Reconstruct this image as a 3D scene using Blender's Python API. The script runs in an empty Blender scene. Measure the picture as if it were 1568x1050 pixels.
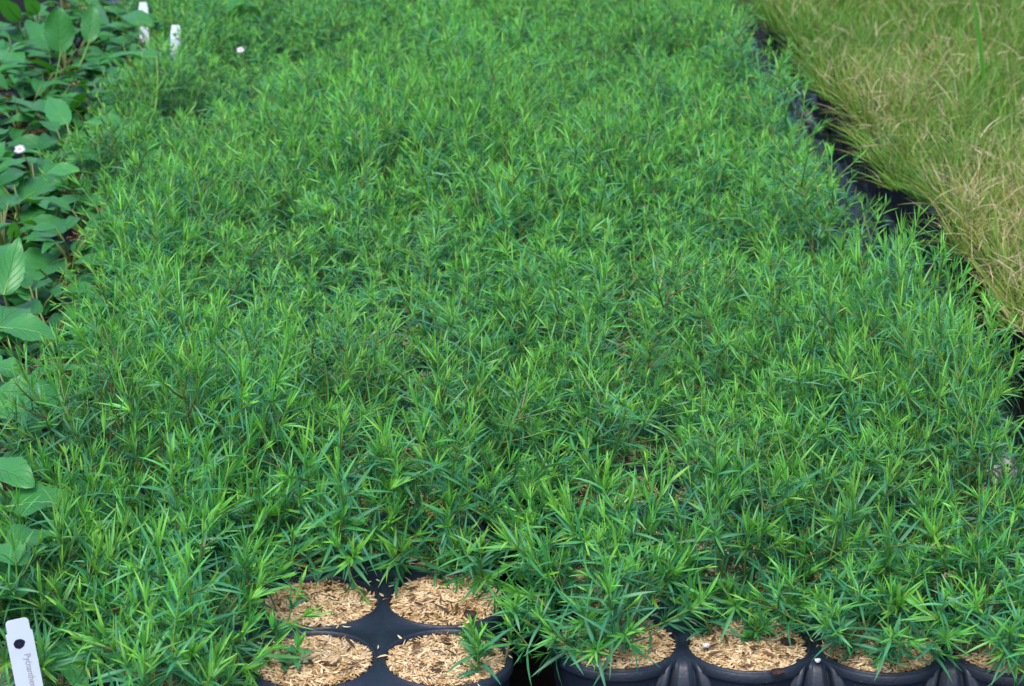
import bpy, math, random
import numpy as np
from mathutils import Vector, Matrix
from mathutils import noise as mnoise

R_ = math.radians
scene = bpy.context.scene
COL = scene.collection

# ------------------------------------------------------------------ camera
F_PX = 3400.0                       # focal length in photo pixels (1568 wide)
THETA = math.atan(1170.0 / F_PX)    # downward pitch
TOP = 0.10                          # height of the tray tops
CZ = TOP + 0.613
cam_d = bpy.data.cameras.new("camera")
cam = bpy.data.objects.new("camera", cam_d)
COL.objects.link(cam)
cam.location = (0, 0, CZ)
cam.rotation_euler = (math.pi / 2 - THETA, 0, 0)
cam_d.sensor_width = 36.0
cam_d.lens = 36.0 * F_PX / 1568.0
cam_d.clip_start = 0.02
cam_d.clip_end = 500
cam_d.dof.use_dof = True
cam_d.dof.focus_distance = 1.42
cam_d.dof.aperture_fstop = 25.0
scene.camera = cam

# ------------------------------------------------------------------ light
SUN_EL, SUN_AZ = R_(58), R_(200)     # sun behind and left of the camera, veiled
world = bpy.data.worlds.new("World")
scene.world = world
world.use_nodes = True
nt = world.node_tree
nt.nodes.clear()
sky = nt.nodes.new("ShaderNodeTexSky")
sky.sky_type = 'NISHITA'
sky.sun_disc = False
sky.sun_elevation = SUN_EL
sky.sun_rotation = SUN_AZ
sky.air_density = 1.0
sky.dust_density = 2.0
sky.ozone_density = 1.0
bg = nt.nodes.new("ShaderNodeBackground")
bg.inputs['Strength'].default_value = 0.15
wo = nt.nodes.new("ShaderNodeOutputWorld")
nt.links.new(sky.outputs[0], bg.inputs[0])
nt.links.new(bg.outputs[0], wo.inputs[0])
sun_d = bpy.data.lights.new("sun", 'SUN')
sun_d.energy = 1.8
sun_d.angle = R_(28)
sun_d.color = (1.0, 0.96, 0.9)
sun = bpy.data.objects.new("sun", sun_d)
COL.objects.link(sun)
sd = Vector((math.sin(SUN_AZ) * math.cos(SUN_EL), math.cos(SUN_AZ) * math.cos(SUN_EL), math.sin(SUN_EL)))
sun.rotation_euler = sd.to_track_quat('Z', 'Y').to_euler()
sun.location = (0, 0, 5)
scene.view_settings.view_transform = 'Standard'
scene.view_settings.look = 'None'
scene.view_settings.exposure = 1.12
scene.view_settings.gamma = 1.0
scene.cycles.max_bounces = 6
scene.cycles.diffuse_bounces = 4
scene.cycles.transmission_bounces = 4
scene.cycles.transparent_max_bounces = 4


# ------------------------------------------------------------------ helpers
def P(px, py, z):
    """point of the place seen at a photo pixel, at height z"""
    x = (px - 784.0) / F_PX
    y = -(py - 525.0) / F_PX
    st, ct = math.sin(THETA), math.cos(THETA)
    d = Vector((x, ct + y * st, -st + y * ct))
    t = (z - CZ) / d.z
    return Vector((0, 0, CZ)) + d * t


def props(o, label=None, cat=None, group=None, kind=None):
    if label: o['label'] = label
    if cat: o['category'] = cat
    if group: o['group'] = group
    if kind: o['kind'] = kind
    return o


def empty(name, loc, rz=0.0, parent=None):
    o = bpy.data.objects.new(name, None)
    o.empty_display_size = 0.02
    o.location = loc
    o.rotation_euler = (0, 0, rz)
    COL.objects.link(o)
    if parent: o.parent = parent
    return o


def mesh_obj(name, me, mats, parent=None):
    o = bpy.data.objects.new(name, me)
    COL.objects.link(o)
    if parent: o.parent = parent
    if len(me.materials) == 0:
        for m in (mats if isinstance(mats, (list, tuple)) else [mats]):
            me.materials.append(m)
    return o


def quads_mesh(name, V, Q, tone=None, smooth=True, midx=None):
    V = np.asarray(V, dtype=np.float32).reshape(-1, 3)
    Q = np.asarray(Q, dtype=np.int32).reshape(-1, 4)
    me = bpy.data.meshes.new(name)
    me.vertices.add(len(V))
    me.vertices.foreach_set('co', V.ravel())
    me.loops.add(Q.size)
    me.loops.foreach_set('vertex_index', Q.ravel())
    me.polygons.add(len(Q))
    me.polygons.foreach_set('loop_start', np.arange(0, Q.size, 4, dtype=np.int32))
    if midx is not None:
        me.polygons.foreach_set('material_index', np.asarray(midx, dtype=np.int32))
    me.polygons.foreach_set('use_smooth', np.full(len(Q), smooth))
    me.update(calc_edges=True)
    if tone is not None:
        a = me.attributes.new('tone', 'FLOAT_COLOR', 'POINT')
        a.data.foreach_set('color', np.asarray(tone, dtype=np.float32).ravel())
    return me


class Soup:
    """collects quad grids into one mesh"""
    def __init__(self):
        self.V, self.Q, self.T, self.M, self.n = [], [], [], [], 0

    def add(self, V, Q, T=None, m=0):
        V = np.asarray(V, dtype=np.float64).reshape(-1, 3)
        Q = np.asarray(Q, dtype=np.int64).reshape(-1, 4)
        self.V.append(V)
        self.Q.append(Q + self.n)
        self.T.append(np.ones((len(V), 4)) if T is None else np.asarray(T).reshape(-1, 4))
        self.M.append(np.full(len(Q), m))
        self.n += len(V)

    def build(self, name, smooth=True):
        return quads_mesh(name, np.concatenate(self.V), np.concatenate(self.Q),
                          np.concatenate(self.T), smooth, np.concatenate(self.M))


def grid_quads(nu, nv, wrap=False):
    """indices of a grid of nu rows by nv columns"""
    q = []
    for i in range(nu - 1):
        for j in range(nv if wrap else nv - 1):
            k = (j + 1) % nv
            q.append((i * nv + j, i * nv + k, (i + 1) * nv + k, (i + 1) * nv + j))
    return np.array(q)


def norm(a):
    return a / np.maximum(np.linalg.norm(a, axis=-1, keepdims=True), 1e-9)


def strips(p, d, n, L, w, bend, fold, age, rnd, stations=(0, .22, .5, .78, 1.0), prof=(.45, .95, 1.0, .66, .06), twist=None):
    """many folded leaf strips at once: returns V, Q, T"""
    p, d, n = (np.asarray(x, dtype=np.float64) for x in (p, d, n))
    L, w, bend, fold, age, rnd = (np.asarray(x, dtype=np.float64) for x in (L, w, bend, fold, age, rnd))
    N = len(p)
    d = norm(d)
    n = norm(n - (n * d).sum(1, keepdims=True) * d)
    s = np.cross(d, n)
    S = len(stations)
    V = np.zeros((N, S, 3, 3))
    T = np.ones((N, S, 3, 4))
    for k, (t, pr) in enumerate(zip(stations, prof)):
        c = p + d * (L * t * (1 - .12 * np.abs(bend) * t))[:, None] - n * (bend * L * t * t)[:, None]
        hw = (w * pr * .5)[:, None]
        sk = s
        nk = n
        if twist is not None:
            a = (twist * t)[:, None]
            sk = s * np.cos(a) + n * np.sin(a)
            nk = n * np.cos(a) - s * np.sin(a)
        V[:, k, 0] = c - sk * hw + nk * hw * fold[:, None]
        V[:, k, 1] = c
        V[:, k, 2] = c + sk * hw + nk * hw * fold[:, None]
        T[:, k, :, 0] = age[:, None]
        T[:, k, :, 1] = rnd[:, None]
        T[:, k, :, 2] = t
        T[:, k, 1, 3] = 0.0
    g = grid_quads(S, 3)
    Q = (np.arange(N)[:, None, None] * (S * 3) + g[None]).reshape(-1, 4)
    return V.reshape(-1, 3), Q, T.reshape(-1, 4)


def tube(pts, r, seg=5, T=(0, 0, 0, 1)):
    pts = np.asarray(pts, dtype=np.float64)
    r = np.broadcast_to(np.asarray(r, dtype=np.float64), (len(pts),))
    d = norm(np.gradient(pts, axis=0))
    ref = np.array([0.31, 0.2, 0.93])
    a = norm(np.cross(d, np.cross(d, ref) + 1e-6))
    b = np.cross(d, a)
    ang = np.arange(seg) * 2 * math.pi / seg
    V = pts[:, None] + (a[:, None] * np.cos(ang)[None, :, None] + b[:, None] * np.sin(ang)[None, :, None]) * r[:, None, None]
    return V.reshape(-1, 3), grid_quads(len(pts), seg, True), np.tile(np.array(T, dtype=float), (len(pts) * seg, 1))


# ------------------------------------------------------------------ materials
def new_mat(name):
    m = bpy.data.materials.new(name)
    m.use_nodes = True
    m.node_tree.nodes.clear()
    return m, m.node_tree.nodes, m.node_tree.links


def ramp(nd, stops):
    r = nd.new("ShaderNodeValToRGB")
    e = r.color_ramp.elements
    while len(e) > 1: e.remove(e[-1])
    e[0].position = stops[0][0]; e[0].color = (*stops[0][1], 1)
    for p_, c in stops[1:]:
        x = e.new(p_); x.color = (*c, 1)
    return r


def mixc(nd, lk, fac, a, b, mode='MIX'):
    m = nd.new("ShaderNodeMix")
    m.data_type = 'RGBA'
    m.blend_type = mode
    for sock, v in ((m.inputs[0], fac), (m.inputs[6], a), (m.inputs[7], b)):
        if isinstance(v, (int, float)): sock.default_value = v
        elif isinstance(v, tuple): sock.default_value = (*v, 1)
        else: lk.new(v, sock)
    return m.outputs[2]


def tone_nodes(nd, lk):
    at = nd.new("ShaderNodeAttribute")
    at.attribute_name = 'tone'
    sp = nd.new("ShaderNodeSeparateColor")
    lk.new(at.outputs['Color'], sp.inputs[0])
    return at, sp


def leaf_shader(name, col_ramp, rand_tint, transl=0.3, rough=0.45, spec=0.5, obj_var=0.35, mid=None):
    m, nd, lk = new_mat(name)
    at, sp = tone_nodes(nd, lk)
    r = ramp(nd, col_ramp)
    lk.new(sp.outputs[0], r.inputs[0])
    c = mixc(nd, lk, sp.outputs[1], r.outputs[0], rand_tint, 'MIX') if False else r.outputs[0]
    # per leaf brightness and hue drift
    hs = nd.new("ShaderNodeHueSaturation")
    mr = nd.new("ShaderNodeMapRange")
    mr.inputs[3].default_value = 0.484; mr.inputs[4].default_value = 0.520
    lk.new(sp.outputs[1], mr.inputs[0])
    oi = nd.new("ShaderNodeObjectInfo")
    oh = nd.new("ShaderNodeMath"); oh.operation = 'MULTIPLY_ADD'
    of = nd.new("ShaderNodeMath"); of.operation = 'MULTIPLY'; of.inputs[1].default_value = 5.7
    og = nd.new("ShaderNodeMath"); og.operation = 'FRACT'
    lk.new(oi.outputs['Random'], of.inputs[0]); lk.new(of.outputs[0], og.inputs[0])
    lk.new(og.outputs[0], oh.inputs[0]); oh.inputs[1].default_value = -.012 * (obj_var > 0)
    ad = nd.new("ShaderNodeMath"); ad.operation = 'ADD'; ad.inputs[1].default_value = .008 * (obj_var > 0)
    lk.new(mr.outputs[0], ad.inputs[0]); lk.new(ad.outputs[0], oh.inputs[2])
    lk.new(oh.outputs[0], hs.inputs['Hue'])
    mv = nd.new("ShaderNodeMapRange")
    mv.inputs[3].default_value = 1 - obj_var * .5; mv.inputs[4].default_value = 1 + obj_var * .5
    lk.new(oi.outputs['Random'], mv.inputs[0])
    mv2 = nd.new("ShaderNodeMapRange")
    mv2.inputs[3].default_value = .82; mv2.inputs[4].default_value = 1.18
    frac = nd.new("ShaderNodeMath"); frac.operation = 'FRACT'
    mul = nd.new("ShaderNodeMath"); mul.operation = 'MULTIPLY'; mul.inputs[1].default_value = 7.31
    lk.new(sp.outputs[1], mul.inputs[0]); lk.new(mul.outputs[0], frac.inputs[0]); lk.new(frac.outputs[0], mv2.inputs[0])
    vm = nd.new("ShaderNodeMath"); vm.operation = 'MULTIPLY'
    lk.new(mv.outputs[0], vm.inputs[0]); lk.new(mv2.outputs[0], vm.inputs[1])
    lk.new(vm.outputs[0], hs.inputs['Value'])
    lk.new(c, hs.inputs['Color'])
    col = hs.outputs[0]
    if mid is not None:
        inv = nd.new("ShaderNodeMath"); inv.operation = 'SUBTRACT'; inv.inputs[0].default_value = 1.0
        lk.new(at.outputs['Alpha'], inv.inputs[1])
        pw = nd.new("ShaderNodeMath"); pw.operation = 'POWER'; pw.inputs[1].default_value = 4
        lk.new(inv.outputs[0], pw.inputs[0])
        sc = nd.new("ShaderNodeMath"); sc.operation = 'MULTIPLY'; sc.inputs[1].default_value = .5
        lk.new(pw.outputs[0], sc.inputs[0])
        col = mixc(nd, lk, sc.outputs[0], col, mid)
    pb = nd.new("ShaderNodeBsdfPrincipled")
    pb.inputs['Roughness'].default_value = rough
    pb.inputs['Specular IOR Level'].default_value = spec
    lk.new(col, pb.inputs['Base Color'])
    tr = nd.new("ShaderNodeBsdfTranslucent")
    tc = mixc(nd, lk, 1.0, col, (1.25, 1.25, .55), 'MULTIPLY')
    lk.new(tc, tr.inputs['Color'])
    mx = nd.new("ShaderNodeMixShader"); mx.inputs[0].default_value = transl
    lk.new(pb.outputs[0], mx.inputs[1]); lk.new(tr.outputs[0], mx.inputs[2])
    o = nd.new("ShaderNodeOutputMaterial")
    lk.new(mx.outputs[0], o.inputs[0])
    return m


M_MINT = leaf_shader("mint_leaf", [(0, (.024, .150, .078)), (.38, (.038, .212, .094)), (.64, (.095, .35, .076)), (.92, (.21, .50, .058)), (.96, (.30, .24, .09)), (1, (.28, .18, .08))],
                     (.1, .3, .05), transl=.34, rough=.45, spec=.45, mid=(.11, .3, .09), obj_var=.34)
M_GRASS = leaf_shader("grass_blade", [(0, (.06, .165, .020)), (.3, (.11, .26, .030)), (.55, (.25, .31, .05)), (.78, (.31, .25, .11)), (1, (.66, .54, .39))],
                      (.4, .3, .1), transl=.3, rough=.5, spec=.4, obj_var=0)


def broad_material(name, dark, light, vein, seed):
    m, nd, lk = new_mat(name)
    at, sp = tone_nodes(nd, lk)       # r: along, g: across 0..1, b: random
    au = nd.new("ShaderNodeMath"); au.operation = 'SUBTRACT'; au.inputs[1].default_value = .5
    lk.new(sp.outputs[1], au.inputs[0])
    ab = nd.new("ShaderNodeMath"); ab.operation = 'ABSOLUTE'; lk.new(au.outputs[0], ab.inputs[0])
    # side veins: stripes in along - 0.7*across
    m1 = nd.new("ShaderNodeMath"); m1.operation = 'MULTIPLY'; m1.inputs[1].default_value = .75
    lk.new(ab.outputs[0], m1.inputs[0])
    s1 = nd.new("ShaderNodeMath"); s1.operation = 'SUBTRACT'
    lk.new(sp.outputs[0], s1.inputs[0]); lk.new(m1.outputs[0], s1.inputs[1])
    m2 = nd.new("ShaderNodeMath"); m2.operation = 'MULTIPLY'; m2.inputs[1].default_value = 38
    lk.new(s1.outputs[0], m2.inputs[0])
    sn = nd.new("ShaderNodeMath"); sn.operation = 'SINE'; lk.new(m2.outputs[0], sn.inputs[0])
    th = nd.new("ShaderNodeMapRange"); th.inputs[1].default_value = .82; th.inputs[2].default_value = 1.0
    lk.new(sn.outputs[0], th.inputs[0])
    md = nd.new("ShaderNodeMapRange"); md.inputs[1].default_value = .03; md.inputs[2].default_value = .0
    lk.new(ab.outputs[0], md.inputs[0])
    mxv = nd.new("ShaderNodeMath"); mxv.operation = 'MAXIMUM'
    sc = nd.new("ShaderNodeMath"); sc.operation = 'MULTIPLY'; sc.inputs[1].default_value = .55
    lk.new(th.outputs[0], sc.inputs[0])
    lk.new(sc.outputs[0], mxv.inputs[0]); lk.new(md.outputs[0], mxv.inputs[1])
    tc = nd.new("ShaderNodeTexCoord")
    nz = nd.new("ShaderNodeTexNoise"); nz.inputs['Scale'].default_value = 60; nz.inputs['Detail'].default_value = 4
    lk.new(tc.outputs['Object'], nz.inputs['Vector'])
    base = mixc(nd, lk, sp.outputs[2], dark, light)
    base = mixc(nd, lk, nz.outputs[0], mixc(nd, lk, .5, base, dark), base)
    f = nd.new("ShaderNodeMath"); f.operation = 'MULTIPLY'; f.inputs[1].default_value = .45
    lk.new(mxv.outputs[0], f.inputs[0])
    col = mixc(nd, lk, f.outputs[0], base, vein)
    bp = nd.new("ShaderNodeBump"); bp.inputs['Strength'].default_value = .6; bp.inputs['Distance'].default_value = .002
    inv = nd.new("ShaderNodeMath"); inv.operation = 'SUBTRACT'; inv.inputs[0].default_value = 1
    lk.new(mxv.outputs[0], inv.inputs[1])
    lk.new(inv.outputs[0], bp.inputs['Height'])
    pb = nd.new("ShaderNodeBsdfPrincipled")
    pb.inputs['Roughness'].default_value = .42
    lk.new(col, pb.inputs['Base Color']); lk.new(bp.outputs[0], pb.inputs['Normal'])
    tr = nd.new("ShaderNodeBsdfTranslucent")
    lk.new(mixc(nd, lk, 1.0, col, (1.5, 1.4, .3), 'MULTIPLY'), tr.inputs['Color'])
    mx = nd.new("ShaderNodeMixShader"); mx.inputs[0].default_value = .3
    lk.new(pb.outputs[0], mx.inputs[1]); lk.new(tr.outputs[0], mx.inputs[2])
    o = nd.new("ShaderNodeOutputMaterial"); lk.new(mx.outputs[0], o.inputs[0])
    return m


M_BROAD = broad_material("broad_leaf", (.022, .14, .028), (.062, .29, .075), (.11, .36, .10), 1)


def simple_mat(name, col, rough=.5, spec=.5, noise_scale=None, col2=None, bump=0, bump_scale=None, bdist=.002, detail=5):
    m, nd, lk = new_mat(name)
    pb = nd.new("ShaderNodeBsdfPrincipled")
    pb.inputs['Roughness'].default_value = rough
    pb.inputs['Specular IOR Level'].default_value = spec
    pb.inputs['Base Color'].default_value = (*col, 1)
    tc = nd.new("ShaderNodeTexCoord")
    if noise_scale:
        nz = nd.new("ShaderNodeTexNoise"); nz.inputs['Scale'].default_value = noise_scale; nz.inputs['Detail'].default_value = detail
        lk.new(tc.outputs['Object'], nz.inputs['Vector'])
        rp = ramp(nd, [(.35, col), (.65, col2)])
        lk.new(nz.outputs[0], rp.inputs[0]); lk.new(rp.outputs[0], pb.inputs['Base Color'])
    if bump:
        n2 = nd.new("ShaderNodeTexNoise"); n2.inputs['Scale'].default_value = bump_scale; n2.inputs['Detail'].default_value = 6
        lk.new(tc.outputs['Object'], n2.inputs['Vector'])
        b = nd.new("ShaderNodeBump"); b.inputs['Strength'].default_value = bump; b.inputs['Distance'].default_value = bdist
        lk.new(n2.outputs[0], b.inputs['Height']); lk.new(b.outputs[0], pb.inputs['Normal'])
    o = nd.new("ShaderNodeOutputMaterial"); lk.new(pb.outputs[0], o.inputs[0])
    return m


def stem_mat():
    m, nd, lk = new_mat("herb_stem")
    at, sp = tone_nodes(nd, lk)
    r = ramp(nd, [(0, (.09, .045, .025)), (.5, (.10, .13, .03)), (1, (.12, .30, .04))])
    lk.new(sp.outputs[0], r.inputs[0])
    pb = nd.new("ShaderNodeBsdfPrincipled"); pb.inputs['Roughness'].default_value = .5
    lk.new(r.outputs[0], pb.inputs['Base Color'])
    o = nd.new("ShaderNodeOutputMaterial"); lk.new(pb.outputs[0], o.inputs[0])
    return m


M_STEM = stem_mat()


def tray_mat():
    m, nd, lk = new_mat("black_tray_plastic")
    tc = nd.new("ShaderNodeTexCoord")
    n1 = nd.new("ShaderNodeTexNoise"); n1.inputs['Scale'].default_value = 35; n1.inputs['Detail'].default_value = 8
    n1.inputs['Roughness'].default_value = .7
    lk.new(tc.outputs['Object'], n1.inputs['Vector'])
    rp = ramp(nd, [(.3, (.005, .009, .019)), (.62, (.008, .014, .028)), (.85, (.018, .025, .040))])
    lk.new(n1.outputs[0], rp.inputs[0])
    vo = nd.new("ShaderNodeTexVoronoi"); vo.inputs['Scale'].default_value = 260
    lk.new(tc.outputs['Object'], vo.inputs['Vector'])
    lt = nd.new("ShaderNodeMath"); lt.operation = 'LESS_THAN'; lt.inputs[1].default_value = .07
    lk.new(vo.outputs['Distance'], lt.inputs[0])
    dust = mixc(nd, lk, lt.outputs[0], rp.outputs[0], (.12, .11, .1))
    pb = nd.new("ShaderNodeBsdfPrincipled")
    lk.new(dust, pb.inputs['Base Color'])
    rr = nd.new("ShaderNodeMapRange"); rr.inputs[3].default_value = .40; rr.inputs[4].default_value = .56
    lk.new(n1.outputs[0], rr.inputs[0]); lk.new(rr.outputs[0], pb.inputs['Roughness'])
    bp = nd.new("ShaderNodeBump"); bp.inputs['Strength'].default_value = .25; bp.inputs['Distance'].default_value = .001
    n2 = nd.new("ShaderNodeTexNoise"); n2.inputs['Scale'].default_value = 500
    lk.new(tc.outputs['Object'], n2.inputs['Vector'])
    lk.new(n2.outputs[0], bp.inputs['Height']); lk.new(bp.outputs[0], pb.inputs['Normal'])
    o = nd.new("ShaderNodeOutputMaterial"); lk.new(pb.outputs[0], o.inputs[0])
    return m


M_TRAY = tray_mat()
M_GROUND = simple_mat("ground_fabric", (.003, .003, .003), .9, .1, 30, (.008, .007, .006), .6, 160)
M_SOIL = simple_mat("potting_mix", (.025, .014, .008), .95, .1, 220, (.13, .07, .035), .9, 400)
M_SHEET = simple_mat("black_sheet", (.003, .005, .010), .34, .6, 20, (.007, .011, .020), .3, 60)
M_WHITE = simple_mat("tag_plastic", (.46, .52, .62), .4, .4, 40, (.50, .56, .66))
M_INK = simple_mat("tag_ink", (.24, .24, .27), .6)
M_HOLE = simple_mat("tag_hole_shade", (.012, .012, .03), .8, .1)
M_PETAL = simple_mat("petal", (.50, .47, .66), .5)
M_DISC = simple_mat("flower_disc", (.45, .28, .04), .7)
M_PERL = simple_mat("perlite", (.78, .78, .76), .8, .3, 200, (.6, .6, .58), .6, 500)


def hull_mat():
    m, nd, lk = new_mat("rice_hull")
    at, sp = tone_nodes(nd, lk)
    r = ramp(nd, [(0, (.045, .025, .015)), (.10, (.16, .085, .04)), (.22, (.40, .25, .10)), (.55, (.60, .43, .23)), (1, (.77, .63, .43))])
    lk.new(sp.outputs[0], r.inputs[0])
    pb = nd.new("ShaderNodeBsdfPrincipled"); pb.inputs['Roughness'].default_value = .55
    pb.inputs['Specular IOR Level'].default_value = .3
    lk.new(r.outputs[0], pb.inputs['Base Color'])
    tr = nd.new("ShaderNodeBsdfTranslucent"); lk.new(r.outputs[0], tr.inputs['Color'])
    mx = nd.new("ShaderNodeMixShader"); mx.inputs[0].default_value = .2
    lk.new(pb.outputs[0], mx.inputs[1]); lk.new(tr.outputs[0], mx.inputs[2])
    o = nd.new("ShaderNodeOutputMaterial"); lk.new(mx.outputs[0], o.inputs[0])
    return m


M_HULL = hull_mat()

# ------------------------------------------------------------------ ground
def ground():
    nx = 60
    xs = np.concatenate([np.linspace(-40, -2, 8), np.linspace(-1.8, 1.8, nx), np.linspace(2, 40, 8)])
    ys = np.concatenate([np.linspace(-40, 0, 8), np.linspace(.1, 4.5, nx), np.linspace(5, 90, 10)])
    V = np.array([(x, y, .004 * mnoise.noise(Vector((x * 5, y * 5, 0)))) for x in xs for y in ys])
    me = quads_mesh("ground", V, grid_quads(len(xs), len(ys))[:, ::-1])
    props(mesh_obj("ground", me, M_GROUND), "black woven nursery ground fabric under the trays", None, None, 'structure')


ground()

# ------------------------------------------------------------------ plug trays
PITCH, RC = 0.080, 0.0368
EDGE = 0.0205


def tray_mesh(cols, rows, name):
    s = Soup()
    NP = 48
    ang = np.arange(NP) * 2 * math.pi / NP
    ca, sa = np.cos(ang), np.sin(ang)
    for i in range(cols):
        for j in range(rows):
            cx = (i - (cols - 1) / 2) * PITCH
            cy = (j - (rows - 1) / 2) * PITCH
            h = PITCH / 2
            ro = h / np.maximum(np.abs(ca), np.abs(sa))
            def clip(ro, comp):
                lim = np.where(comp > 1e-4, EDGE / np.maximum(comp, 1e-4), 9)
                return np.maximum(np.minimum(ro, lim), RC + .0030)
            if i == 0: ro = clip(ro, -ca)
            if i == cols - 1: ro = clip(ro, ca)
            if j == 0: ro = clip(ro, -sa)
            if j == rows - 1: ro = clip(ro, sa)
            prof = [(RC - .0022, -.016), (RC - .0008, -.002), (RC, .0004), (RC + .0008, .0012), (RC + .0016, .0008), (RC + .0024, -.0002)]
            rings = [np.stack([cx + ca * r, cy + sa * r, np.full(NP, z)], 1) for r, z in prof]
            rings.append(np.stack([cx + ca * ro, cy + sa * ro, np.full(NP, -.0002)], 1))
            s.add(np.concatenate(rings), grid_quads(len(rings), NP, True))
            # skirt where the plate ends
            edge = ((i in (0, cols - 1)) or (j in (0, rows - 1)))
            if edge:
                onsq = np.abs(ro - h / np.maximum(np.abs(ca), np.abs(sa))) < 1e-6
                a = np.stack([cx + ca * ro, cy + sa * ro, np.full(NP, -.0002)], 1)
                b = np.stack([cx + ca * (ro + .0008), cy + sa * (ro + .0008), np.full(NP, -.0014)], 1)
                c = np.stack([cx + ca * (ro + .0008), cy + sa * (ro + .0008), np.full(NP, -.0055)], 1)
                q = []
                for k in range(NP):
                    k2 = (k + 1) % NP
                    if onsq[k] and onsq[k2]: continue
                    q.append((k, k2, NP + k2, NP + k)); q.append((NP + k, NP + k2, 2 * NP + k2, 2 * NP + k))
                if q: s.add(np.concatenate([a, b, c]), q)
            # cup outside and floor
            cup = [(RC + .0022, -.004), (RC + .0012, -.02), (RC * .88, -.055), (RC * .74, -.092), (RC * .5, -.094), (RC * .1, -.094)]
            rings = [np.stack([cx + ca * r, cy + sa * r, np.full(NP, z)], 1) for r, z in cup]
            s.add(np.concatenate(rings), grid_quads(len(rings), NP, True))
    # moulded brackets between the cups along the edges
    def bracket(ox, oy, dirx, diry):
        us = np.linspace(-1, 1, 21)
        prof = []
        for u in us:
            a = abs(u)
            if a < .2: o = .0034
            elif a < .30: o = .0034 - .0055 * (a - .2) / .1
            elif a < .38: o = -.0021
            elif a < .48: o = -.0021 + .0061 * (a - .38) / .1
            elif a < .8: o = .004 - .002 * (a - .48)
            else: o = .004 - .018 * (a - .8) / .2
            prof.append(o)
        prof = np.array(prof)
        rows_ = []
        for t, out, z, hw, k in ((0, -.0035, -.0004, .0125, 0), (.04, -.0002, -.0010, .0140, .8), (.1, .0020, -.004, .0170, 1.3), (.3, .0046, -.017, .0225, 1.4),
                                 (.6, .006, -.036, .0245, 1.2), (1, .007, -.075, .027, 1.3)):
            lat = us * hw
            outv = out + prof * k * (1 if out > -.001 else 0)
            zz = np.full_like(lat, z) - np.where(np.abs(us) > .8, .003 * (np.abs(us) - .8) / .2, 0) * (1 if t > 0 else 0)
            x = ox - diry * lat + dirx * outv
            y = oy + dirx * lat + diry * outv
            rows_.append(np.stack([x, y, zz], 1))
        s.add(np.concatenate(rows_), grid_quads(len(rows_), 21))
    W, H = (cols - 1) / 2 * PITCH, (rows - 1) / 2 * PITCH
    for i in range(cols - 1):
        x = (i + .5) * PITCH - W
        bracket(x, -H - EDGE - .0008, 0, -1); bracket(x, H + EDGE + .0008, 0, 1)
    for j in range(rows - 1):
        y = (j + .5) * PITCH - H
        bracket(-W - EDGE - .0008, y, -1, 0); bracket(W + EDGE + .0008, y, 1, 0)
    return s.build(name)


COLS, ROWS = 4, 8
TRAY_ME = tray_mesh(COLS, ROWS, "plug_tray")
TRAY_ME.materials.append(M_TRAY)
cells = []        # (tray key, col, row, x, y)


def place_tray(key, cx, cy, rot, label, group=None, record=True):
    """cx, cy: the place of the cell in column 0, row 0"""
    rot = R_(rot)
    W, H = (COLS - 1) / 2 * PITCH, (ROWS - 1) / 2 * PITCH
    c, s = math.cos(rot), math.sin(rot)
    ox = cx + c * W - s * H
    oy = cy + s * W + c * H
    o = bpy.data.objects.new("plug_tray", TRAY_ME)
    COL.objects.link(o)
    o.location = (ox, oy, TOP)
    o.rotation_euler = (0, 0, rot)
    props(o, label, "plant tray", group)
    for i in range(COLS):
        for j in range(ROWS):
            x, y = i * PITCH - W, j * PITCH - H
            cells.append((key, i, j, ox + c * x - s * y, oy + s * x + c * y))


pa = P(683, 1008, TOP)
ra = 1.5
c_, s_ = math.cos(R_(ra)), math.sin(R_(ra))
a00 = (pa.x - c_ * 3 * PITCH + s_ * PITCH, pa.y - s_ * 3 * PITCH - c_ * PITCH)
place_tray('A', a00[0], a00[1], ra, "black plug tray with four bare cells of rice hulls, beside the white plant tag")
pb_ = P(1145, 986, TOP)
rb = -1.6
c_, s_ = math.cos(R_(rb)), math.sin(R_(rb))
place_tray('B', pb_.x - c_ * PITCH, pb_.y - s_ * PITCH, rb, "black plug tray whose ribbed front edge shows at the bottom right")
place_tray('E', a00[0] - 4.2 * PITCH, a00[1] + .05, 0.5, "black plug tray of broad-leaved seedlings by the white plant tag", None)
HID = "black plug tray hidden beneath the dense green planting"
HG = "plug trays hidden under the plants"
place_tray('C2', .322 - .04 - 3 * PITCH - .022, 1.87, 0, HID, HG)
place_tray('C1', -.04 - 3 * PITCH - .026, 1.80, 0, HID, HG)
place_tray('C0', -.39 - .013 - 3 * PITCH - .0, 1.79, .4, HID, HG)
place_tray('D2', .297 - .04 - 3 * PITCH, 2.54, 1.0, HID, HG)
place_tray('D1', -.034 - .04 - 3 * PITCH, 2.49, .5, HID, HG)
place_tray('D0', -.365 - .04 - 3 * PITCH, 2.48, 1, HID, HG)
for k, cx in enumerate((.30, -.035, -.37)):
    place_tray('F%d' % (2 - k), cx - .04 - 3 * PITCH, 3.19, .5, HID, HG)

GR = "black plug tray holding the straw-tipped grass"
for k, (x, y, r) in enumerate(((.495, 1.57, -2), (.462, 2.23, 2.0), (.445, 2.89, 1.5), (.80, 1.60, -2), (.765, 2.26, 2.0), (.775, 2.92, 1.5))):
    place_tray('G%d' % k, x, y, r, GR, "plug trays under the grass")

# ------------------------------------------------------------------ potting mix and rice hulls
def vis(x, y, z=TOP):
    """photo pixel of a point (authoring aid to decide how much detail a cell needs)"""
    st, ct = math.sin(THETA), math.cos(THETA)
    zc = y * ct + (CZ - z) * st
    return 784 + F_PX * x / zc, 525 + F_PX * ((CZ - z) * ct - y * st) / zc


soil = Soup()
hull = Soup()
rng = np.random.default_rng(11)


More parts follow.
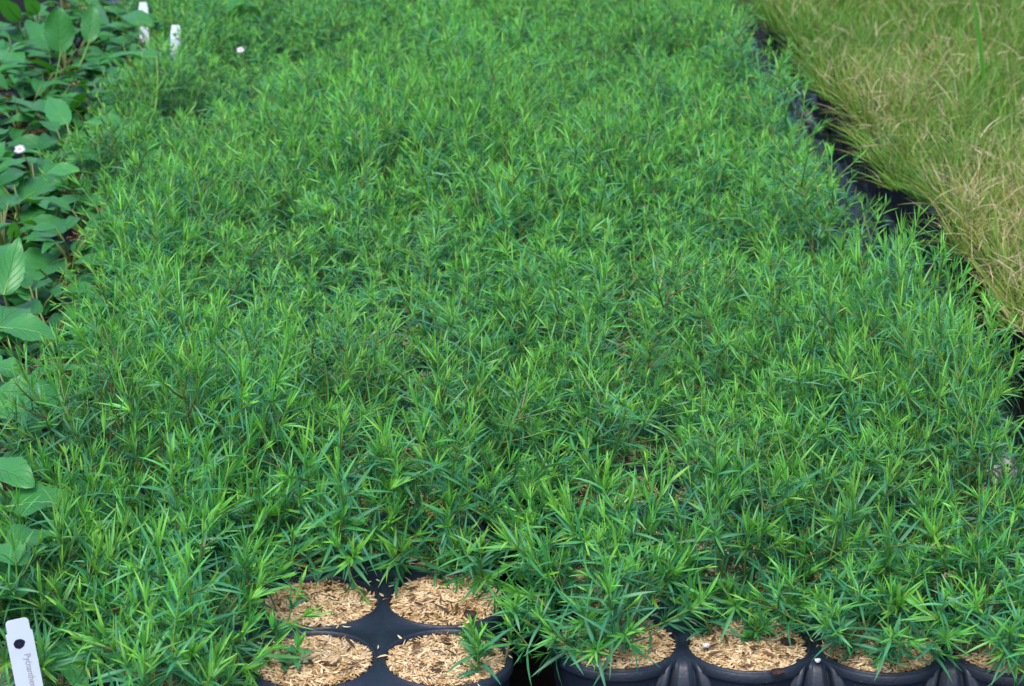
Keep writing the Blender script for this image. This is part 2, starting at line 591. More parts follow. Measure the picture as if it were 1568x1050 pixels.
def hull_shapes(n, pos, nrm_tilt, size, tone):
    """boat shaped hulls: 4 stations by 3 ridge points"""
    yaw = rng.uniform(0, 2 * math.pi, n)
    pitch = rng.normal(0, nrm_tilt, n)
    d = np.stack([np.cos(yaw) * np.cos(pitch), np.sin(yaw) * np.cos(pitch), np.sin(pitch)], 1)
    up = np.stack([rng.normal(0, .5, n), rng.normal(0, .5, n), np.ones(n)], 1)
    L = size * rng.uniform(.65, 1.3, n)
    w = L * rng.uniform(.17, .26, n)
    return strips(pos - d * L[:, None] * .5, d, up, L, w, rng.normal(.05, .12, n), -rng.uniform(.35, .8, n) * rng.choice([1, 1, -1], n), tone, rng.random(n),
                  stations=(0, .3, .7, 1), prof=(.12, .95, .85, .08))


for (key, i, j, x, y) in cells:
    gr = key[0] == 'G'
    NP = 20
    a = np.arange(NP) * 2 * math.pi / NP
    px, py = vis(x, y)
    if px < -250 or px > 1850 or py < -160:
        dense = 0
    elif py > 860 and not gr:
        dense = 2
    else:
        dense = 1
    rings = []
    mound = rng.uniform(.0, .0045) if dense == 2 else .001
    tilt_h = rng.normal(0, .03, 2)
    ph = rng.uniform(0, 6.28)
    for r in (1.0, .8, .55, .28, .03):
        z = TOP - .0045 + mound * (1 - r * r) * 1.3 + .0018 * np.sin(2 * a + ph) * (1 - r) + .0012 * np.sin(5 * a + ph * 3) * r * (1 - r) * 4 + (np.cos(a) * tilt_h[0] + np.sin(a) * tilt_h[1]) * r * RC - .0006
        rings.append(np.stack([x + np.cos(a) * r * (RC - .0012), y + np.sin(a) * r * (RC - .0012), z], 1))
    soil.add(np.concatenate(rings), grid_quads(5, NP, True))
    if gr or dense == 0: continue
    n = 4200 if dense == 2 else (420 if py > 560 else 220)
    if x < -.36 - .085 * max(0, y - 1.6) / .9: n = 60
    rr = np.sqrt(rng.random(n)) * (RC - .0024)
    th = rng.uniform(0, 2 * math.pi, n)
    q = rr / RC
    z = TOP - .0035 + mound * (1 - q * q) * 1.3 + rng.uniform(0, .0035, n) + np.cos(th) * rr * tilt_h[0] + np.sin(th) * rr * tilt_h[1]
    pos = np.stack([x + np.cos(th) * rr, y + np.sin(th) * rr, z], 1)
    tone = np.clip(rng.normal(.68, .22, n), .12, 1)
    dk = rng.random(n) < .06
    tone[dk] = rng.uniform(0, .2, dk.sum())
    if dense == 2:
        # hull tone darkened in uneven noise patches
        wob = np.array([mnoise.noise(Vector((p_[0] * 45, p_[1] * 45, i * 3.1 + j))) for p_ in pos])
        tone = np.clip(tone - .35 * np.clip(wob + .05, 0, 1), 0.02, 1)
    hull.add(*hull_shapes(n, pos, .26, .0060, tone))
    if dense == 2:
        nb_ = 26
        rr = np.sqrt(rng.random(nb_)) * RC * .8; th = rng.uniform(0, 6.28, nb_)
        pos = np.stack([x + np.cos(th) * rr, y + np.sin(th) * rr, TOP + .0005 + mound * (1 - (rr / RC) ** 2) * 1.3 + rng.uniform(0, .0025, nb_)], 1)
        hull.add(*hull_shapes(nb_, pos, .2, .0085, rng.uniform(0, .08, nb_)))
        # a few spilled on the web of the tray
        n = 16
        th = rng.uniform(0, 2 * math.pi, n)
        rr = rng.uniform(RC + .001, RC + .009, n)
        pos = np.stack([x + np.cos(th) * rr, y + np.sin(th) * rr, np.full(n, TOP + .0016)], 1)
        ok = (np.abs(pos[:, 0] - x) < .04) & ((pos[:, 1] - y) > -.016)
        if ok.sum():
            pos = pos[ok]
            hull.add(*hull_shapes(len(pos), pos, .03, .0058, rng.uniform(.6, 1, len(pos))))

soil_o = mesh_obj("potting_soil", soil.build("potting_soil"), M_SOIL)
props(soil_o, "brown potting mix filling the tray cells", None, None, 'stuff')
hull_o = mesh_obj("rice_hull_mulch", hull.build("rice_hull_mulch", smooth=False), M_HULL)
props(hull_o, "pale tan rice hulls spread over the cells of the black trays", None, None, 'stuff')

# ------------------------------------------------------------------ narrow-leaved herb
def rot_about(v, ax, a):
    return v * math.cos(a) + np.cross(ax, v) * math.sin(a) + ax * np.dot(ax, v) * (1 - math.cos(a))


class Herb:
    def __init__(self, seed):
        self.rng = random.Random(seed)
        self.leaf = []
        self.stem = Soup()

    def shoot(self, base, d, length, nodes, leaf, wid=.0030, side=True, level=0, red=.3, curve=.0):
        r = self.rng
        d = d / np.linalg.norm(d)
        p = np.array(base, dtype=float)
        step = length / nodes
        pts = [p.copy()]
        ph = r.uniform(0, math.pi)
        bend_ax = np.array([r.gauss(0, 1), r.gauss(0, 1), 0])
        for k in range(nodes + 1):
            t = k / nodes
            if k:
                d = d + np.array([r.gauss(0, .06), r.gauss(0, .06), .055 + curve])
                d = d / np.linalg.norm(d)
                p = p + d * step * (1.2 - .45 * t)
                pts.append(p.copy())
            if k == 0: continue
            side_v = np.cross(d, np.array([0.2, 0.37, .3]))
            side_v /= np.linalg.norm(side_v)
            a0 = ph + k * (math.pi / 2) + r.uniform(-.25, .25)
            top = max(0, (t - .62) / .38)
            for h in (0, 1):
                v = rot_about(side_v, d, a0 + h * math.pi + r.uniform(-.2, .2))
                if t < .35 and r.random() < .25 and level == 0: continue
                el = (1 - top) * r.uniform(.12, .85) + top * r.uniform(.8, 1.25)       # elevation above horizontal
                dd = v * math.cos(el) + d * math.sin(el)
                prof = min(1, .5 + 1.1 * t) * (1 - .42 * top ** 1.5)
                L = leaf * prof * r.uniform(.8, 1.15)
                age = min(1, max(0, .12 + .45 * (t if level else t * .7) + .5 * top + r.uniform(-.12, .1)))
                self.leaf.append((p + d * r.uniform(-.001, .001), dd, d, L, wid * r.uniform(.8, 1.15) * (1 - .3 * top), r.uniform(.06, .58) * (1 - top * .75), r.uniform(.1, .55), age, r.random(), r.gauss(0, .35)))
                # axillary tuft
                if side and t > .18 and r.random() < (.85 if level == 0 else .35) and top < .7:
                    if level == 0 and r.random() < .34:
                        dd2 = v * .8 + d * .75
                        self.shoot(p, dd2, length * r.uniform(.2, .34), r.randint(3, 4), leaf * .62, wid * .8, True, 1, red)
                    else:
                        for m in range(r.randint(4, 7)):
                            v2 = rot_about(v, d, r.uniform(-1.0, 1.0))
                            e2 = r.uniform(.45, 1.15)
                            d2 = v2 * math.cos(e2) + d * math.sin(e2)
                            self.leaf.append((p, d2, d, leaf * r.uniform(.3, .6), wid * .6, r.uniform(-.05, .2), .3, min(1, age + r.uniform(.1, .38)), r.random(), 0))
        # tip tuft
        for m in range(5 if level == 0 else 3):
            v2 = rot_about(side_v, d, r.uniform(0, 6.28))
            e2 = r.uniform(1.15, 1.5)
            self.leaf.append((p, v2 * math.cos(e2) + d * math.sin(e2), v2 * -1 + d * .2, leaf * r.uniform(.3, .6), wid * .55, r.uniform(-.12, .05), .4, r.uniform(.65, .95), r.random(), 0))
        V, Q, T = tube(pts, np.linspace(.0009 if level == 0 else .0006, .0004, len(pts)), 5)
        T[:, 0] = np.repeat(np.linspace(red, 1, len(pts)), 5)
        self.stem.add(V, Q, T)

    def meshes(self, name):
        a = list(zip(*self.leaf))
        a[7] = [1.0 if (rr_ < .003 and ag < .5) else ag * .91 for ag, rr_ in zip(a[7], np.random.default_rng(len(a[7])).random(len(a[7])))]
        V, Q, T = strips(np.array(a[0]), np.array(a[1]), np.array(a[2]) + 1e-4, a[3], a[4], a[5], a[6], a[7], a[8], stations=(0, .14, .34, .56, .79, 1.0), prof=(.3, .72, 1.0, .95, .55, .04), twist=np.array(a[9]))
        me = quads_mesh(name + "_foliage", V, Q, T)
        me.materials.append(M_MINT)
        st = self.stem.build(name + "_stem")
        st.materials.append(M_STEM)
        return me, st


def herb_variant(seed, height, spread, n_shoots, leaf=.026, wid=.0030, skirt=0):
    h = Herb(seed)
    r = h.rng
    for k in range(n_shoots):
        a = 2 * math.pi * (k + r.uniform(-.3, .3)) / n_shoots
        f = math.sqrt((k + .5) / n_shoots) if k % 2 else r.random()
        rad = .004 + .010 * r.random()
        out = spread * f
        L = height * r.uniform(.62, 1.08) * (1 - .12 * f) * (1.26 if k in (1, 4) else 1)
        d = np.array([math.cos(a) * out, math.sin(a) * out, L])
        nodes = max(5, int(L / .0098))
        h.shoot((math.cos(a) * rad, math.sin(a) * rad, -.004), d, L, nodes, leaf * r.uniform(.85, 1.15), wid, red=r.choice([0, .2, .4, .6]))
    for k in range(skirt):
        a = 2 * math.pi * (k + r.uniform(-.35, .35)) / skirt + .5
        L = math.hypot(spread, height) * r.uniform(.55, .85)
        d = np.array([math.cos(a), math.sin(a), r.uniform(.22, .6)])
        h.shoot((math.cos(a) * .006, math.sin(a) * .006, .002), d, L, max(5, int(L / .0115)), leaf * r.uniform(.85, 1.1), wid, red=.4, curve=.03)
    return h.meshes("herb")


TALL = [herb_variant(100 + k, .086 + .007 * (k % 4), .068, 11 + k % 3, leaf=.0275, wid=.0016, skirt=8) for k in range(12)]
FRONT = [herb_variant(200 + k, .070 + .004 * k, .070, 11 + k % 2, leaf=.0305, wid=.0022, skirt=9) for k in range(4)]
SHORT = [herb_variant(300 + k, .056 + .006 * k, .058, 7 + k % 2, leaf=.032, wid=.0026, skirt=3) for k in range(5)]
TINY = [herb_variant(400 + k, .030, .022, 3, leaf=.021, wid=.0026) for k in range(3)]
SPRIG = [herb_variant(500 + k, .135, .03, 3, leaf=.027, wid=.0022) for k in range(3)]
herb_count = [0]


def place_herb(var, x, y, z, rz, sc, scz, label, group, tilt=(0, 0)):
    root = bpy.data.objects.new("mountain_mint", None)
    root.empty_display_size = .02
    COL.objects.link(root)
    root.location = (x, y, z)
    root.rotation_euler = (Matrix.Rotation(tilt[0], 3, 'X') @ Matrix.Rotation(tilt[1], 3, 'Y') @ Matrix.Rotation(rz, 3, 'Z')).to_euler()
    root.scale = (sc, sc, scz)
    props(root, label, "herb plant", group)
    for nm, me in (("foliage", var[0]), ("stem", var[1])):
        o = bpy.data.objects.new(nm, me)
        COL.objects.link(o)
        o.parent = root
    herb_count[0] += 1
    return root


MASS = "bushy narrow-leaved green herb with yellow-green tips, inside the dense bed"
MASSG = "mountain mint plants in the tray bed"
prng = random.Random(5)
SPECIAL = {
    ('A', 0, 0): None,
    # (tray, col, row): (kind, scale, zscale, label)
    ('A', 2, 0): None, ('A', 3, 0): None,
    ('A', 2, 1): ('seedling',),
    ('A', 3, 1): ('tiny', 1.15, 1.1, "small herb sprouting at the right of the bare hull-filled cell next to the tray's corner", (.028, -.006)),
    ('A', 2, 2): ('none',),
    ('A', 3, 2): ('tiny2', 1.0, 1.1, "small blunt-leaved herb shoot overhanging the back left of the rear bare cell", (-.02, .028)),
}


def canopy(x, y):
    n = mnoise.noise(Vector((x * 4.2 + 3, y * 2.6, 1.7)))
    n2 = mnoise.noise(Vector((x * 11, y * 8, 4.7)))
    return 1.03 + .42 * n + .30 * n2


dips = [(P(1150, 800, .13), .04, .25), (P(960, 430, .15), .05, .3), (P(1160, 400, .15), .05, .35), (P(1420, 820, .12), .04, .35), (P(480, 110, .15), .07, .35), (P(380, 560, .14), .04, .25), (P(820, 575, .15), .05, .42), (P(640, 310, .15), .05, .3), (P(1000, 740, .13), .035, .45), (P(540, 690, .14), .035, .35), (P(940, 20, .15), .07, .35), (P(730, 105, .15), .06, .3)]

bumps = [(P(885, 740, .14), .06, .30), (P(1480, 640, .16), .07, .30), (P(330, 720, .14), .05, .22), (P(660, 260, .15), .09, .22), (P(1060, 60, .16), .09, .2)]
for (key, i, j, x, y) in cells:
    if key[0] in 'GE': continue
    # broad-leaved plants stand in the left cells
    leftlim = -.33 - .085 * max(0, y - 1.6) / .9 - .03 * max(0, y - 2.5)
    if x < leftlim - .02 and key != 'A': continue
    px, py = vis(x, y, TOP + .06)
    if px < -190 or px > 1760 or y > 3.35: continue
    sp = SPECIAL.get((key, i, j), 0)
    rz = prng.uniform(0, 6.28)
    jx, jy = prng.uniform(-.006, .006), prng.uniform(-.006, .006)
    if sp is None or (sp and sp[0] in ('none', 'seedling')): continue
    if key == 'A' and j == 0 and i < 2:
        place_herb(SHORT[i + 2], x, y, TOP, rz, 1.0, 1.1, "leafy herb low in the corner %s the white tag" % ("behind" if i == 0 else "to the right of"), MASSG)
        continue
    if sp:
        kind = TINY[0] if sp[0] == 'tiny' else TINY[1]
        place_herb(kind, x + sp[4 - 0][0] if len(sp) > 4 else x, y + sp[4][1] if len(sp) > 4 else y, TOP, rz, sp[1], sp[2], sp[3], MASSG)
        continue
    tilt = (prng.gauss(0, .09), prng.gauss(0, .09))
    h = canopy(x, y)
    for c, rad, amt in dips:
        dd = math.hypot(x - c.x, (y - c.y) * .6)
        h *= 1 - amt * math.exp(-(dd / rad) ** 2)
    for c, rad, amt in bumps:
        dd = math.hypot(x - c.x, (y - c.y) * .6)
        h *= 1 + amt * math.exp(-(dd / rad) ** 2)
    label, group = MASS, MASSG
    var = TALL[prng.randrange(12)]
    if key[0] != 'A' and any(amt >= .35 and math.hypot(x - c.x, y - c.y) < .043 for c, rad, amt in dips):
        var, h = SHORT[prng.randrange(2)], .8
    if key == 'B' and j == 0:
        label = ["leafy herb spilling over the gap at the left end of the ribbed tray edge",
                 "sparse herb behind the open hull cell between two ribbed brackets",
                 "low spreading herb over the hull cell right of the second ribbed bracket",
                 "herb in the bottom right corner cell of the ribbed tray"][i]
        if i == 0: var, h, tilt, jx = FRONT[0], 1.0, (.15, -.18), -.006
        if i == 1:
            place_herb(TINY[2], x - .012, y + .016, TOP, 1.0, 1.25, 1.15, label, MASSG); continue
        if i == 2: var, h, tilt = FRONT[1], .75, (-.1, 0)
        if i == 3: var, h, tilt = FRONT[2], .95, (.1, .1)
    elif key == 'B' and j == 1:
        h = 1.15; tilt = (.34, tilt[1]); var = FRONT[i]; jy = -.006
    elif key == 'A' and j <= 2 and i < 2:
        h = 1.1; var = FRONT[(i + j) % 4]; tilt = (.15, .12 if i == 1 else 0)
    elif key == 'A' and j == 3:
        tilt = (.34, .03); var = FRONT[i]; h = 1.25; jy = -.008; jx = .002; sc = 1.14
    sc = prng.uniform(.95, 1.12)
    if key == 'A' and i == 3 and j > 2:
        jx = .004 + .002 * j; tilt = (tilt[0], .08 + .02 * j); sc *= 1.06; h = max(h, .95)
    if key == 'B' and i == 0 and j > 0:
        jx = -.012 - .002 * j; tilt = (tilt[0], -.22); sc *= 1.06; h = max(h, .95)
    if key == 'C1' and j == 0 or key == 'C2' and j == 0 or key in ('D1', 'D2') and j == 0:
        jy = -.014; tilt = (.15, tilt[1])
    if i == 3 and key in ('C2', 'D2'): tilt = (tilt[0], -.04); sc *= .97; jx = -.004
    if i == 3 and key == 'B' and j >= 5: tilt = (tilt[0], -.06); sc *= .94; jx = -.006
    if key == 'C1' and i == 3: jx += .006; tilt = (tilt[0], .12)
    if key == 'C2' and i == 0: jx -= .012; tilt = (tilt[0], -.16)
    rz0 = rz
    if label is MASS:
        if key in ('C2', 'D2', 'B') and i == 3:
            label = "bushy narrow-leaved herb at the bed's edge along the black gap beside the grass"
        elif key in ('A', 'B') and j <= 2:
            label = "bushy narrow-leaved herb in the front rows near the bare hull cells"
        elif key in ('A', 'B'):
            label = "bushy narrow-leaved herb with long sharp leaves in the near half of the bed"
        elif x < leftlim + .06:
            label = "bushy narrow-leaved herb at the bed's edge next to the broad-leaved plants"
        elif y > 2.45:
            label = "softly blurred narrow-leaved herb in the far part of the bed by the top edge"
    place_herb(var, x + jx, y + jy, TOP, rz, sc, sc * h, label, group, tilt)

# extra sprigs that rise above the canopy
for (px, py, lab) in ((250, 330, "tall thin herb sprig with a bare reddish stem near the broad-leaved plants"),
                      (1385, 440, "tall dark herb sprig leaning over the black gap beside the grass"),
                      (1500, 690, "tall bright herb sprig at the corner of the grass tray"),
                      (905, 690, "tall bright-tipped herb sprig standing above the middle of the bed"),
                      (1232, 300, "thin herb sprig reaching over the black gap near its middle"),
                      (1185, 190, "blurred herb sprig reaching over the far part of the black gap"),
                      (1330, 470, "bright thin herb sprig at the bed's edge in front of the black gap"),
                      (655, 250, "tall pale-tipped herb sprig rising from the far middle of the bed")):
    p = P(px, py, TOP)
    c = min(cells, key=lambda q: (q[3] - p.x) ** 2 + (q[4] - p.y) ** 2 + (9 if q[0][0] in 'GE' else 0))
    place_herb(SPRIG[prng.randrange(3)], c[3] + .018, c[4] - .012, TOP, prng.uniform(0, 6), 1, .98, lab, MASSG)
print("herbs", herb_count[0])


# ------------------------------------------------------------------ broad-leaved plants
def broad_leaf(s, base, tip, width, up=(0, 0, 1), camber=.12, droop=.1, rnd=.5, round_=.0, wave=.06, seed=0, m=0):
    base, tip, up = np.array(base, dtype=float), np.array(tip, dtype=float), np.array(up, dtype=float)
    d = tip - base
    L = np.linalg.norm(d)
    d /= L
    n = up - d * np.dot(up, d)
    n /= np.linalg.norm(n)
    sd = np.cross(d, n)
    NU, NV = 17, 9
    V = np.zeros((NU, NV, 3)); T = np.ones((NU, NV, 4))
    r = random.Random(seed)
    ph = r.uniform(0, 6)
    for a in range(NU):
        t = a / (NU - 1)
        w = (math.sin(math.pi * min(1, t ** (.78 + .3 * round_)) ) ** (.72 - .2 * round_)) * (1 - .25 * t * (1 - round_))
        w = max(w, .03 if t > .5 else .05)
        if 0 < a < NU - 1: w *= 1 + .035 * (1 if a % 2 else -1)     # shallow teeth
        for b in range(NV):
            u = b / (NV - 1) * 2 - 1
            off = u * w * width * .5
            z = camber * abs(u) ** 1.4 * width * w - droop * L * (t - .35) ** 2 * (1.5 if t > .35 else .8)
            z += wave * width * math.sin(t * 9 + ph + (u > 0) * 1.3) * u * u
            z += .012 * width * math.cos(t * 38 - abs(u) * 9) * (1 - u * u)
            V[a, b] = base + d * L * t + sd * off + n * z
            T[a, b] = (t, (u + 1) / 2, rnd, 1)
    s.add(V, grid_quads(NU, NV), T, m)


def bezier(p0, p1, p2, n=8):
    t = np.linspace(0, 1, n)[:, None]
    return (1 - t) ** 2 * np.array(p0) + 2 * t * (1 - t) * np.array(p1) + t * t * np.array(p2)


# leaf: base pixel, base height, tip pixel, tip height, width (m), facing, tone
LEAVES = [
    # plant 0: tall upright leaves
    (0, 93, 80, .17, 88, 10, .225, .046, 'c', .35), (0, 136, 66, .18, 142, 6, .225, .030, 'c', .45),
    (0, 92, 112, .14, 8, 76, .185, .030, 'u', .25), (0, 75, 78, .13, 40, 18, .17, .042, 'u', .6),
    (0, 110, 165, .13, 158, 118, .185, .026, 'u', .1), (0, 92, 130, .12, 108, 150, .12, .026, 'u', .5), (0, 100, 120, .13, 150, 92, .16, .028, 'u', .4),
    # plant 1: lower left rosette
    (1, 100, 198, .14, -14, 118, .16, .030, 'u', .5), (1, 103, 190, .15, 70, 146, .165, .034, 'c', .9), (1, 72, 186, .13, -5, 178, .14, .030, 'u', .85),
    (1, 90, 210, .12, -8, 224, .14, .036, 'u', .7), (1, 105, 232, .14, 78, 240, .14, .016, 'u', .7),
    (1, 95, 200, .11, 60, 208, .12, .03, 'u', .15),
    # plant 2: leaves lying over the herbs
    (2, 240, 88, .19, 150, 76, .19, .036, 'u', .6), (2, 128, 188, .19, 216, 186, .19, .032, 'u', .75),
    (2, 190, 118, .13, 140, 150, .15, .05, 'u', .2), (2, 100, 245, .15, 168, 234, .155, .030, 'u', .7), (2, 122, 262, .16, 66, 258, .16, .024, 'u', 1.0),
    (2, 120, 170, .12, 175, 160, .14, .04, 'u', .1),
    # plant 3
    (3, 30, 310, .13, 112, 246, .15, .052, 'u', .45), (3, 5, 282, .12, 28, 285, .13, .03, 'u', .6), (3, 90, 318, .14, 42, 300, .14, .026, 'u', .8),
    (3, 40, 345, .13, 70, 296, .14, .03, 'u', .5), (3, 86, 352, .11, 48, 348, .12, .02, 'u', .6), (3, 20, 365, .14, 22, 340, .17, .016, 'c', .9),
    # plant 4
    (4, 6, 452, .16, 29, 362, .20, .030, 'c', .9), (4, 100, 395, .13, 22, 420, .13, .05, 'u', .35), (4, -20, 520, .16, 46, 446, .17, .038, 'u', .7),
    (4, -6, 500, .165, 88, 508, .165, .038, 'u', .75), (4, 30, 440, .11, 60, 460, .12, .05, 'u', .1),
    # plant 5
    (5, -20, 628, .165, 98, 588, .175, .046, 'u', .6), (5, -20, 560, .17, 28, 566, .17, .03, 'u', .7), (5, 10, 600, .10, 45, 650, .12, .05, 'u', .1),
    # plant 6
    (6, 8, 776, .155, 106, 760, .165, .044, 'u', .45), (6, -25, 712, .17, 44, 728, .175, .032, 'u', .75), (6, 0, 745, .10, 50, 790, .11, .05, 'u', .1),
    # plant 7
    (7, 5, 835, .165, 82, 812, .17, .040, 'u', .3), (7, -25, 850, .165, 40, 848, .17, .032, 'u', .8), (7, -30, 900, .15, 46, 888, .155, .044, 'u', .15),
    # top edge plants
    (8, 232, 40, .17, 170, 8, .18, .036, 'u', .5), (8, 160, 10, .15, 215, 34, .14, .04, 'u', .3), (8, 130, 10, .14, 165, 45, .16, .04, 'u', .2),
    (9, 266, 34, .15, 332, 24, .17, .048, 'u', .8), (9, 330, 70, .14, 262, 78, .14, .044, 'u', .5), (9, 300, 40, .12, 345, 60, .14, .04, 'u', .4),
    (10, 340, 16, .17, 398, -2, .18, .050, 'u', .9), (10, 370, 30, .14, 410, 44, .15, .04, 'u', .4),
    (11, 30, 30, .15, -6, -6, .2, .03, 'c', .5), (11, 10, 66, .14, 26, 104, .15, .046, 'u', 1.0), (11, -10, 40, .14, 34, 52, .14, .04, 'u', .15),
    (11, 58, 20, .15, 36, -10, .19, .026, 'c', .6), (11, 40, 60, .12, -10, 76, .13, .04, 'u', .5),
]
BL_LABELS = {
    0: "broad-leaved plant with two upright oval leaves on thin stalks", 1: "broad-leaved plant with a long strap leaf and a pale oval leaf above the white daisy",
    2: "broad-leaved plant whose long leaves lie over the feathery herbs", 3: "broad-leaved plant with a wide dull leaf just below the white daisy",
    4: "broad-leaved plant with one bright pointed upright leaf at the photo's left edge", 5: "plant with a large rounded pale leaf under herb sprigs at mid left edge",
    6: "plant with a big oval blue-green leaf showing through the herbs at lower left", 7: "dark broad-leaved plant just above the front white tag",
    8: "broad-leaved plant around the small white tag at the top edge", 9: "rounded teal-leaved plant between the far tags and the herb bed",
    10: "pale round-leaved plant at the top edge behind the herb bed", 11: "broad-leaved plant with a pale heart leaf in the top left corner"}
EYE = np.array((0, 0, CZ))
brng = random.Random(77)
by_plant = {}
for L in LEAVES: by_plant.setdefault(L[0], []).append(L)


pid_sm = True


def broad_plant(root, leaves, label, fill=9, seed=0, name="broadleaf_plant"):
    r = random.Random(seed)
    fol, stm = Soup(), Soup()
    root = np.array((root[0], root[1], TOP))
    for k, (b, t, w, face, tone) in enumerate(leaves):
        if face == 'c':
            to = EYE - (b + t) / 2
            up = to / np.linalg.norm(to)
            up = -up if False else up
            dr, cb = .04, .10
        else:
            up = np.array((r.gauss(0, .16), -.22 + r.gauss(0, .12), 1.0)); dr, cb = .28, .10
        broad_leaf(fol, b - root, t - root, w * (.86 if pid_sm else 1), up, cb, dr, tone, .5 if w / np.linalg.norm(t - b) > .6 else 0, .07, seed * 31 + k)
        d = (b - t) / np.linalg.norm(b - t)
        st0 = np.array((r.uniform(-.008, .008), r.uniform(-.008, .008), -.004))
        c = b - root
        pts = bezier(st0, (c + d * .03 + np.array((0, 0, -.01))) * .6 + st0 * .4, c)
        V, Q, T = tube(pts, np.linspace(.0014, .0010, 8), 6)
        T[:, 0] = .8
        stm.add(V, Q, T)
        # midrib continued under the blade
        V, Q, T = tube(np.array([c, c + (t - b) * .5 - up * .0012]), (.0009, .0005), 5); T[:, 0] = .8
        stm.add(V, Q, T)
    for k in range(fill):
        a = r.uniform(0, 6.28)
        ln = r.uniform(.035, .062)
        z = r.uniform(.012, .05)
        b = np.array((math.cos(a) * .015, math.sin(a) * .015, z))
        t = b + np.array((math.cos(a), math.sin(a), r.uniform(-.15, .35))) * ln
        broad_leaf(fol, b, t, ln * r.uniform(.34, .52), (r.gauss(0, .15), r.gauss(0, .15), 1), .1, .3, r.uniform(0, .75), .3, .07, seed * 77 + k)
        V, Q, T = tube(bezier((0, 0, -.004), (0, 0, z * .7), b, 5), .0010, 5); T[:, 0] = .5
        stm.add(V, Q, T)
    o = empty(name, root)
    props(o, label, "broad-leaved plant", "broad-leaved plants beside the herb bed")
    mesh_obj("foliage", fol.build("broad_foliage"), M_BROAD, o)
    mesh_obj("stem", stm.build("broad_stem"), M_STEM, o)
    return o


used_roots = []
for pid, ls in sorted(by_plant.items()):
    lv = []
    for (_, bx, by, bz, tx, ty, tz, w, face, tone) in ls:
        lv.append((np.array(P(bx, by, bz)), np.array(P(tx, ty, tz)), w, face, tone))
    mb = np.mean([(l[0] + l[1]) / 2 for l in lv], axis=0)
    c = min(cells, key=lambda q: (q[3] - mb[0]) ** 2 + (q[4] - mb[1]) ** 2 + (9 if (q[0][0] == 'G' or (q[0], q[1], q[2]) in used_roots) else 0))
    used_roots.append((c[0], c[1], c[2]))
    broad_plant((c[3], c[4]), lv, BL_LABELS[pid], 9, pid + 1)

# lower plants that fill the cells behind them
k = 0
for (key, i, j, x, y) in cells:
    if key[0] == 'G' or (key, i, j) in used_roots: continue
    leftlim = -.33 - .085 * max(0, y - 1.6) / .9 - .03 * max(0, y - 2.5)
    if not (x < leftlim - .02 and key != 'A'): continue
    px, py = vis(x, y, TOP + .03)
    if px < -130 or y > 3.3: continue
    
    k += 1
    broad_plant((x, y), [], "low young broad-leaved plant filling a cell among its like", brng.randint(9, 13), 200 + k)
print("broad", k)

# ------------------------------------------------------------------ daisy
def daisy(px, py, z, label, rad=.0058):
    top = np.array(P(px, py, z))
    root = np.array((top[0] + .012, top[1] + .008, TOP))
    o = empty("white_aster", root)
    props(o, label, "flower")
    c = top - root
    s = Soup()
    V, Q, T = tube(bezier((0, 0, -.004), (.004, -.002, c[2] * .6), c), .0007, 6); T[:, 0] = .4; s.add(V, Q, T)
    mesh_obj("stem", s.build("aster_stem"), M_STEM, o)
    n = 14
    nr = np.array((0.05, -.62, .78))
    e1 = np.array((1, 0, 0.0)); e2 = np.cross(nr, e1)
    a = np.arange(n) * 2 * math.pi / n + np.random.default_rng(3).uniform(-.12, .12, n)
    d = e1 * np.cos(a)[:, None] + e2 * np.sin(a)[:, None] + nr * .12
    L = np.random.default_rng(4).uniform(.82, 1.08, n) * rad
    V, Q, T = strips(np.tile(c, (n, 1)), d, np.tile(nr, (n, 1)), L, np.full(n, rad * .22), np.full(n, .1), np.full(n, .15), np.zeros(n), np.zeros(n),
                     prof=(.4, .8, 1, .9, .4))
    me = quads_mesh("petal", V, Q, T); mesh_obj("petal", me, M_PETAL, o)
    s = Soup()
    rings = []
    aa = np.arange(10) * 2 * math.pi / 10
    for r, h in ((.0018, 0), (.0016, .0007), (.0009, .0012), (.0001, .0013)):
        rings.append(c + nr * h + (e1 * np.cos(aa)[:, None] + e2 * np.sin(aa)[:, None]) * r)
    s.add(np.concatenate(rings), grid_quads(4, 10, True))
    mesh_obj("flower_disc", s.build("flower_disc"), M_DISC, o)
    return o


daisy(30, 228, .165, "small white daisy on a thin stalk above the broad leaves")
daisy(368, 76, .20, "tiny white bloom among the far herb tips, apart from the daisy", .0046)

